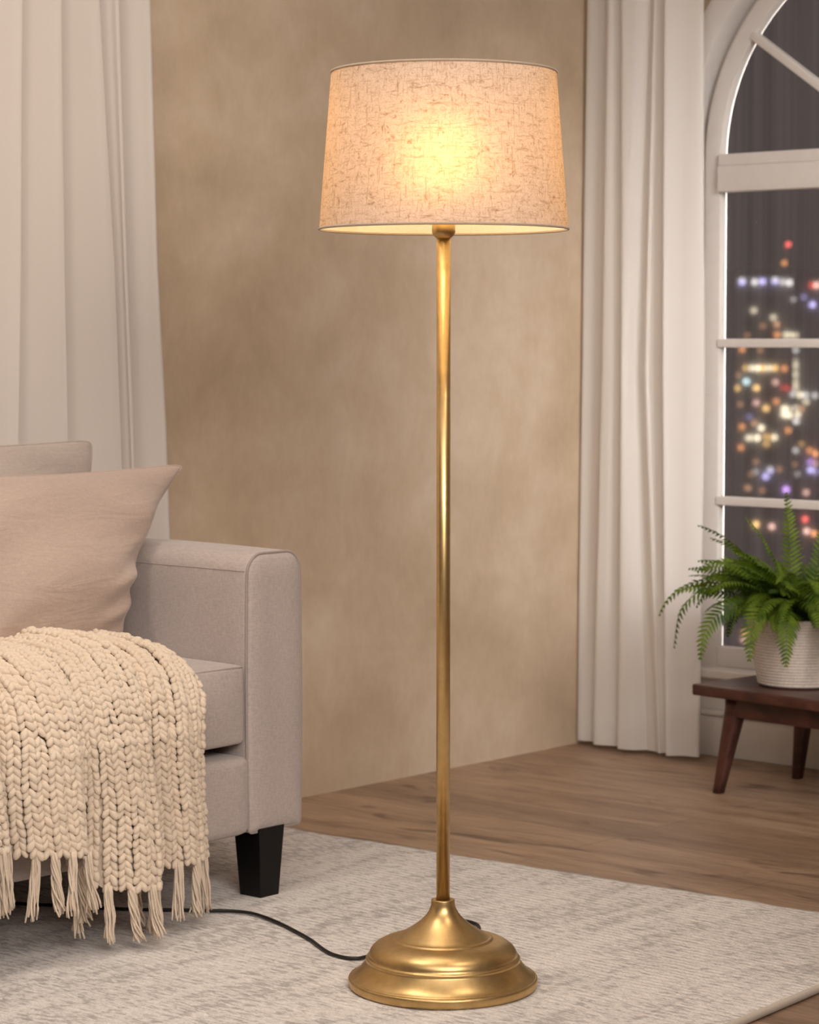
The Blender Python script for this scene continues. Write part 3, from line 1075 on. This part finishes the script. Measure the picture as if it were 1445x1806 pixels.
# cord
pts = [(-2.21, -1.40, 0.0125), (-2.13, -1.33, 0.0115), (-2.040, -1.262, 0.0115), (-1.995, -1.222, 0.0115), (-1.985, -1.186, 0.0115), (-2.01, -1.163, 0.0115), (-2.08, -1.165, 0.0115), (-2.17, -1.19, 0.0115), (-2.25, -1.215, 0.0115),
       (-2.311, -1.226, 0.0115), (-2.344, -1.214, 0.0115), (-2.340, -1.154, 0.0115), (-2.282, -1.041, 0.0115), (-2.2255, -0.895, 0.0115), (-2.214, -0.806, 0.0115), (-2.263, -0.729, 0.0115),
       (-2.364, -0.592, 0.0115), (-2.48, -0.384, 0.0115), (-2.58, -0.30, 0.0115), (-2.75, -0.27, 0.0115)]
obj('power_cord', *tube(crom(pts, 10), 0.0034, 8), M['cord'], lamp)['label'] = 'thin black power cord'

# ------------------------------------------------------------------ low walnut table
TA = math.radians(-6)
ex = Vector((math.cos(TA), math.sin(TA), 0)); ey = Vector((-math.sin(TA), math.cos(TA), 0))
TC = Vector((-0.514, -0.683, 0)) + ex * 0.205 - ey * 0.34      # centre of the top
TZ = 0.275
table = thing('side_table', 'low dark walnut table with splayed tapered legs under the fern', 'table', (TC.x, TC.y, 0))
rotT = Matrix.Rotation(TA, 3, 'Z')
m = MB(); m.add(*rbox((TC.x, TC.y, TZ - 0.014), (0.205, 0.34, 0.014), 0.005, rot=rotT)); m.obj('tabletop', M['walnut'], table)
for sx in (-1, 1):
    q = TC + ex * (sx * 0.150)
    m = MB(); m.add(*rbox((q.x, q.y, TZ - 0.053), (0.010, 0.27, 0.026), 0.003, rot=rotT)); m.obj('apron', M['walnut'], table)
for sy in (-1, 1):
    q = TC + ey * (sy * 0.265)
    m = MB(); m.add(*rbox((q.x, q.y, TZ - 0.053), (0.150, 0.010, 0.026), 0.003, rot=rotT)); m.obj('apron', M['walnut'], table)
for sx in (-1, 1):
    for sy in (-1, 1):
        top = TC + ex * (sx * 0.136) + ey * (sy * 0.246)
        bot = TC + ex * (sx * 0.157) + ey * (sy * 0.290)
        v, f = [], []
        NS = 20
        for i in range(9):
            u = i / 8
            cc = Vector((bot.x, bot.y, 0)).lerp(Vector((top.x, top.y, TZ - 0.028)), u)
            r = 0.0125 + 0.0125 * u
            for k in range(NS):
                a = 2 * math.pi * k / NS
                # rounded square section
                ca, sa = math.cos(a), math.sin(a)
                g = (abs(ca) ** 4 + abs(sa) ** 4) ** -0.25
                pnt = cc + (ex * ca + ey * sa) * r * g
                v.append(pnt)
        for i in range(8):
            for k in range(NS):
                k2 = (k + 1) % NS
                f.append((i * NS + k, i * NS + k2, (i + 1) * NS + k2, (i + 1) * NS + k))
        f.append(tuple(reversed(range(NS)))); f.append(tuple(8 * NS + k for k in range(NS)))
        obj('leg', v, f, M['walnut'], table)

# ------------------------------------------------------------------ potted fern
PX, PY = -0.355, -0.892
fern = thing('potted_fern', 'bushy green fern in a woven off-white rope basket on the low table', 'plant', (PX, PY, TZ))
prof = [(0.0, 0.0), (0.085, 0.0), (0.094, 0.004)]
NR = 22
HP = 0.165
for i in range(NR):
    for q in range(4):
        u = (i + q / 4) / NR
        r = 0.096 + 0.030 * u ** 0.9
        prof.append((r + 0.0022 * math.sin(math.pi * q / 4 * 1.0 + 0.2), 0.005 + HP * u))
prof += [(0.127, HP + 0.006), (0.122, HP + 0.008), (0.118, HP + 0.004), (0.116, HP - 0.03)]
m = MB(); m.add(*lathe(prof, (PX, PY, TZ), 96, cap0=False, cap1=False)); m.obj('basket', M['basket'], fern)
m = MB(); m.add(*lathe([(0.0005, 0), (0.06, 0.004), (0.1165, 0)], (PX, PY, TZ + HP - 0.022), 48, cap0=False, cap1=False)); m.obj('soil', M['soil'], fern)

def frond(az, elev, length, droop, wid, seed, side=0.0):
    r = random.Random(seed)
    m = MB()
    N = 30
    roll = r.uniform(-0.9, 0.9)
    wid *= 1.25
    e = elev
    p = Vector((PX + 0.035 * math.cos(az) * r.random(), PY + 0.035 * math.sin(az) * r.random(), TZ + HP - 0.02))
    P, Dv = [p.copy()], []
    a = az
    for i in range(N):
        u = i / N
        dvec = Vector((math.cos(e) * math.cos(a), math.cos(e) * math.sin(a), math.sin(e)))
        Dv.append(dvec)
        p = p + dvec * (length / N)
        P.append(p.copy())
        e -= droop / N * (0.5 + 1.2 * u)
        e = max(e, -1.45)
        a += side / N
    Dv.append(Dv[-1])
    m.add(*tube([tuple(q) for q in P], [0.0014 * (1 - 0.6 * i / N) + 0.0003 for i in range(N + 1)], 5))
    for i in range(4, N + 1):
        u = i / N
        ln = wid * (math.sin(math.pi * min(1, (u - 0.06) ** 0.62)) ** 0.8 if u < 1 else 0.15)
        ln = max(ln, 0.003)
        t = Dv[i]
        sdv = t.cross(Vector((0, 0, 1)))
        if sdv.length < 0.1:
            sdv = Vector((-math.sin(az), math.cos(az), 0))
        sdv.normalize()
        up = sdv.cross(t).normalized()
        sdv = (sdv * math.cos(roll) + up * math.sin(roll)).normalized()
        up = sdv.cross(t).normalized()
        for sg in (-1, 1):
            for half in (0.0,):
                q0 = P[i] - t * (length / N) * half
                dirn = (sdv * sg * 1.0 + t * (0.45 + 0.4 * u) - up * (0.10 + 0.25 * r.random())).normalized()
                wdt = t - dirn * t.dot(dirn)
                wdt.normalize()
                L = ln * r.uniform(0.85, 1.1)
                W = 0.0028 + 0.035 * ln
                nrm_ = dirn.cross(wdt)
                vs = [q0 - wdt * W * 0.4, q0 + dirn * L * 0.30 - wdt * W, q0 + dirn * L * 0.65 - wdt * W * 0.7, q0 + dirn * L - up * L * 0.12,
                      q0 + dirn * L * 0.65 + wdt * W * 0.7, q0 + dirn * L * 0.30 + wdt * W, q0 + wdt * W * 0.4]
                mid1 = q0 + dirn * L * 0.30 + nrm_ * W * 0.35
                mid2 = q0 + dirn * L * 0.65 + nrm_ * W * 0.25
                m.add(vs + [mid1, mid2, q0], [(0, 1, 7, 9), (9, 7, 5, 6), (1, 2, 8, 7), (7, 8, 4, 5), (2, 3, 8), (8, 3, 4)])
    return m
IL = math.atan2(0.75, -0.661)     # picture-left direction in plan
hand = [  # azimuth offset from picture-left (radians, + turns towards the window side... ), elevation, length, droop, width
    (0.10, 0.95, 0.40, 2.1, 0.030), (-0.10, 1.00, 0.43, 2.9, 0.034), (0.35, 0.80, 0.33, 1.3, 0.026), (-0.45, 0.75, 0.36, 2.4, 0.036),
    (0.05, 0.65, 0.30, 0.8, 0.024), (-0.9, 0.9, 0.33, 2.9, 0.040), (-1.35, 0.85, 0.30, 3.0, 0.042), (-1.8, 0.8, 0.30, 2.9, 0.040),
    (0.6, 1.15, 0.36, 0.9, 0.030), (-0.2, 1.2, 0.32, 0.9, 0.030), (-0.7, 1.30, 0.34, 0.7, 0.030), (1.6, 1.35, 0.36, 0.5, 0.032),
    (3.0, 1.25, 0.36, 0.6, 0.030), (2.5, 1.35, 0.36, 0.35, 0.030), (-1.2, 1.1, 0.33, 1.5, 0.034), (-2.2, 0.9, 0.34, 2.3, 0.036), (-2.7, 0.8, 0.36, 2.0, 0.034)]
for k, (da, el, L, dr, wd) in enumerate(hand):
    frond(IL - da, el, L, dr, wd, 100 + k).obj('frond', M['leaf'], fern)
for k in range(80):
    az = random.uniform(0, 2 * math.pi)
    # keep clear of the glass
    near = max(0, math.cos(az))
    el = random.uniform(0.75, 1.40)
    L = random.uniform(0.22, 0.33) * (1 - 0.25 * near)
    frond(az, el, L, random.uniform(0.8, 2.4), random.uniform(0.024, 0.036), k, random.uniform(-0.5, 0.5)).obj('frond', M['leaf'], fern)

# ------------------------------------------------------------------ the night city outside
Rc = Matrix.Rotation(YAW, 3, 'Z')
def far(x, y, z):
    """street grid of the city: x to the right, y away, z up (metres, from the viewpoint's foot)"""
    q = Rc @ Vector((x, y, 0))
    return (q.x + CAM.x, q.y + CAM.y, z)
cp, sp = math.cos(PITCH), math.sin(PITCH)
def bearing(px_, py_, D):
    a = (px_ - 722.5) / 4380; b = -(py_ - 903) / 4380
    fy = cp + b * sp
    fz = -sp + b * cp
    return a / fy * D, CAM.z + fz / fy * D
LC = dict(red=(1, .16, .14), org=(1, .42, .18), gold=(1, .62, .25), cream=(1, .86, .62), white=(1, .95, .92), lav=(.62, .55, 1), cyan=(.75, 1, 1), brn=(.75, .42, .25), pink=(1, .60, .50), pur=(.70, .40, 1), gry=(.8, .75, .72))
LM = {}
def lmat(c, s):
    k = (c, s)
    if k not in LM:
        LM[k] = mat_emit('light_%s_%d' % (c, s), LC[c], {1: 0.65, 2: 1.15, 3: 2.0}[s])
    return LM[k]
raw = """853 108 red 3;827 222 org 2;572 338 lav 3;572 330 white 2;648 338 gry 3;697 335 lav 3;773 332 lav 3;773 325 white 2;820 338 gry 2;862 342 gry 3;1000 358 red 2;1028 358 pink 3;950 430 lav 1;1003 477 lav 3;888 445 gry 1;518 500 pink 1;642 512 cream 2;762 555 cream 2;783 597 brn 2;700 607 brn 1;522 625 white 3;515 668 white 3;605 665 brn 1;785 662 org 2;840 662 cream 2;870 662 cream 2;900 665 cream 2;505 755 pink 2;573 750 org 2;685 755 brn 1;900 755 gry 2;900 820 cream 1;900 848 cream 2;900 876 cream 1;900 904 cream 2;900 932 cream 1;900 960 cream 2;900 990 cream 2;595 865 gold 2;630 865 cream 3;665 866 cream 3;700 866 gold 3;735 865 cream 3;770 865 gold 3;830 868 org 2;490 830 brn 1;550 908 brn 1;600 948 cyan 3;543 988 gold 2;658 987 gold 3;775 952 pink 2;825 985 red 1;855 990 red 1;885 1025 gry 2;925 1030 cream 3;960 1030 white 2;965 1072 cream 2;1018 1033 gry 2;780 1070 org 2;657 1078 pink 2;560 1088 brn 1;720 1112 gold 3;485 1090 red 1;830 1115 cream 3;860 1118 cream 2;830 1150 cream 3;862 1155 cream 3;900 1110 cream 2;912 1150 cream 3;903 1190 gry 3;935 1115 brn 2;615 1163 lav 1;515 1160 gold 1;520 1195 lav 1;645 1203 brn 2;572 1225 org 2;690 1232 cream 3;612 1293 cream 3;635 1293 cream 2;665 1293 cream 3;720 1285 gold 2;722 1330 gold 2;745 1290 gold 2;768 1290 cream 3;855 1247 org 2;510 1320 white 3;565 1352 org 2;512 1390 gold 3;935 1330 gold 1;900 1370 gry 2;985 1370 org 2;1025 1390 org 3;655 1440 brn 1;990 1440 pur 2;992 1490 lav 3;1030 1450 pink 2;1038 1500 lav 3;655 1500 gry 1;625 1515 brn 1;743 1492 lav 3;743 1488 white 2;718 1530 lav 3;800 1485 brn 1;895 1455 brn 1;910 1515 gry 1;505 1508 pink 3;607 1600 brn 2;697 1615 brn 1;842 1610 pur 3;965 1628 pink 2"""
pts = []
for s_ in raw.split(';'):
    x, y, c_, st = s_.split()
    pts.append((1145 + float(x) * 0.288, 400 + float(y) * 0.288, c_, int(st)))
pts += [(1334, 925, 'gold', 3), (1362, 929, 'pink', 3), (1421, 916, 'red', 3), (1424, 937, 'pink', 3), (1437, 941, 'org', 3), (1315, 1116, 'gold', 2), (1313, 1129, 'pink', 2)]
for k in range(70):
    pts.append((random.uniform(1450, 1760), random.uniform(500, 1150), random.choice(['org', 'gold', 'cream', 'brn', 'lav', 'pink', 'white']), random.choice([1, 2, 2, 3])))
# (first bearing, last bearing, roof bearing, distance, label)
bl = [(1180, 1297, 535, 112, 'night tower at the left edge of the window view, no roof mast'),
      (1297, 1401, 487, 100, 'night tower with a bright row of violet top lights and a red beacon'),
      (1401, 1480, 490, 106, 'night tower with red and violet lights, right of the beacon tower'),
      (1480, 1620, 560, 98.5, 'broad night tower hidden beyond the window centre'),
      (1620, 1790, 520, 110, 'night tower at the far right end of the skyline')]
towers = []
for a, b, rt, D, lab in bl:
    x0, zt = bearing(a, rt, D)
    x1, _ = bearing(b, rt, D)
    ct = far((x0 + x1) / 2, D, -32)
    t = thing('tower_building', lab, 'building', ct, 'night towers outside the window')
    v = [far(x, y, z) for z in (-32, zt) for (x, y) in ((x0 + 0.03, D), (x1 - 0.03, D), (x1 - 0.03, D + 5), (x0 + 0.03, D + 5))]
    v2 = [far(x, y, z) for z in (zt, zt + 0.35) for (x, y) in ((x0 + 0.2, D + 0.2), (x1 - 0.2, D + 0.2), (x1 - 0.2, D + 4.8), (x0 + 0.2, D + 4.8))]
    fb = [(0, 1, 5, 4), (1, 2, 6, 5), (2, 3, 7, 6), (3, 0, 4, 7), (4, 5, 6, 7), (3, 2, 1, 0)]
    mb = MB(); mb.add(v, fb); mb.add(v2, fb); mb.obj('tower_wall', M['facade'], t, smooth=False)
    towers.append((a, b, rt, D, t))
a, b, rt, D, t = towers[1]
xm, zt = bearing(1389, rt, D)
_, zm = bearing(1389, 428, D)
mb = MB(); mb.add(*tube([far(xm, D + 0.5, zt), far(xm, D + 0.5, zm)], 0.05, 6)); mb.obj('roof_mast', M['facade'], t)
for (x, y, c_, st) in pts:
    for (a, b, rt, D, t) in towers:
        if a <= x < b:
            break
    X_, Z_ = bearing(x, y, D - 0.1 if y > rt else D + 0.45)
    r = 0.092 * (0.9 if st == 1 else 1.0)
    yy = D if y > rt else D + 0.45
    v, f = [], []
    for q in (0, 1):
        for k in range(10):
            th = 2 * math.pi * k / 10
            v.append(far(X_ + r * math.cos(th), yy - 0.12 * q - 0.005, Z_ + r * math.sin(th)))
    f = [tuple(range(10)), tuple(reversed(range(10, 20)))] + [(k, 10 + k, 10 + (k + 1) % 10, (k + 1) % 10) for k in range(10)]
    obj('beacon_light' if y < rt else 'lit_window', v, f, lmat(c_, st), t, smooth=False)
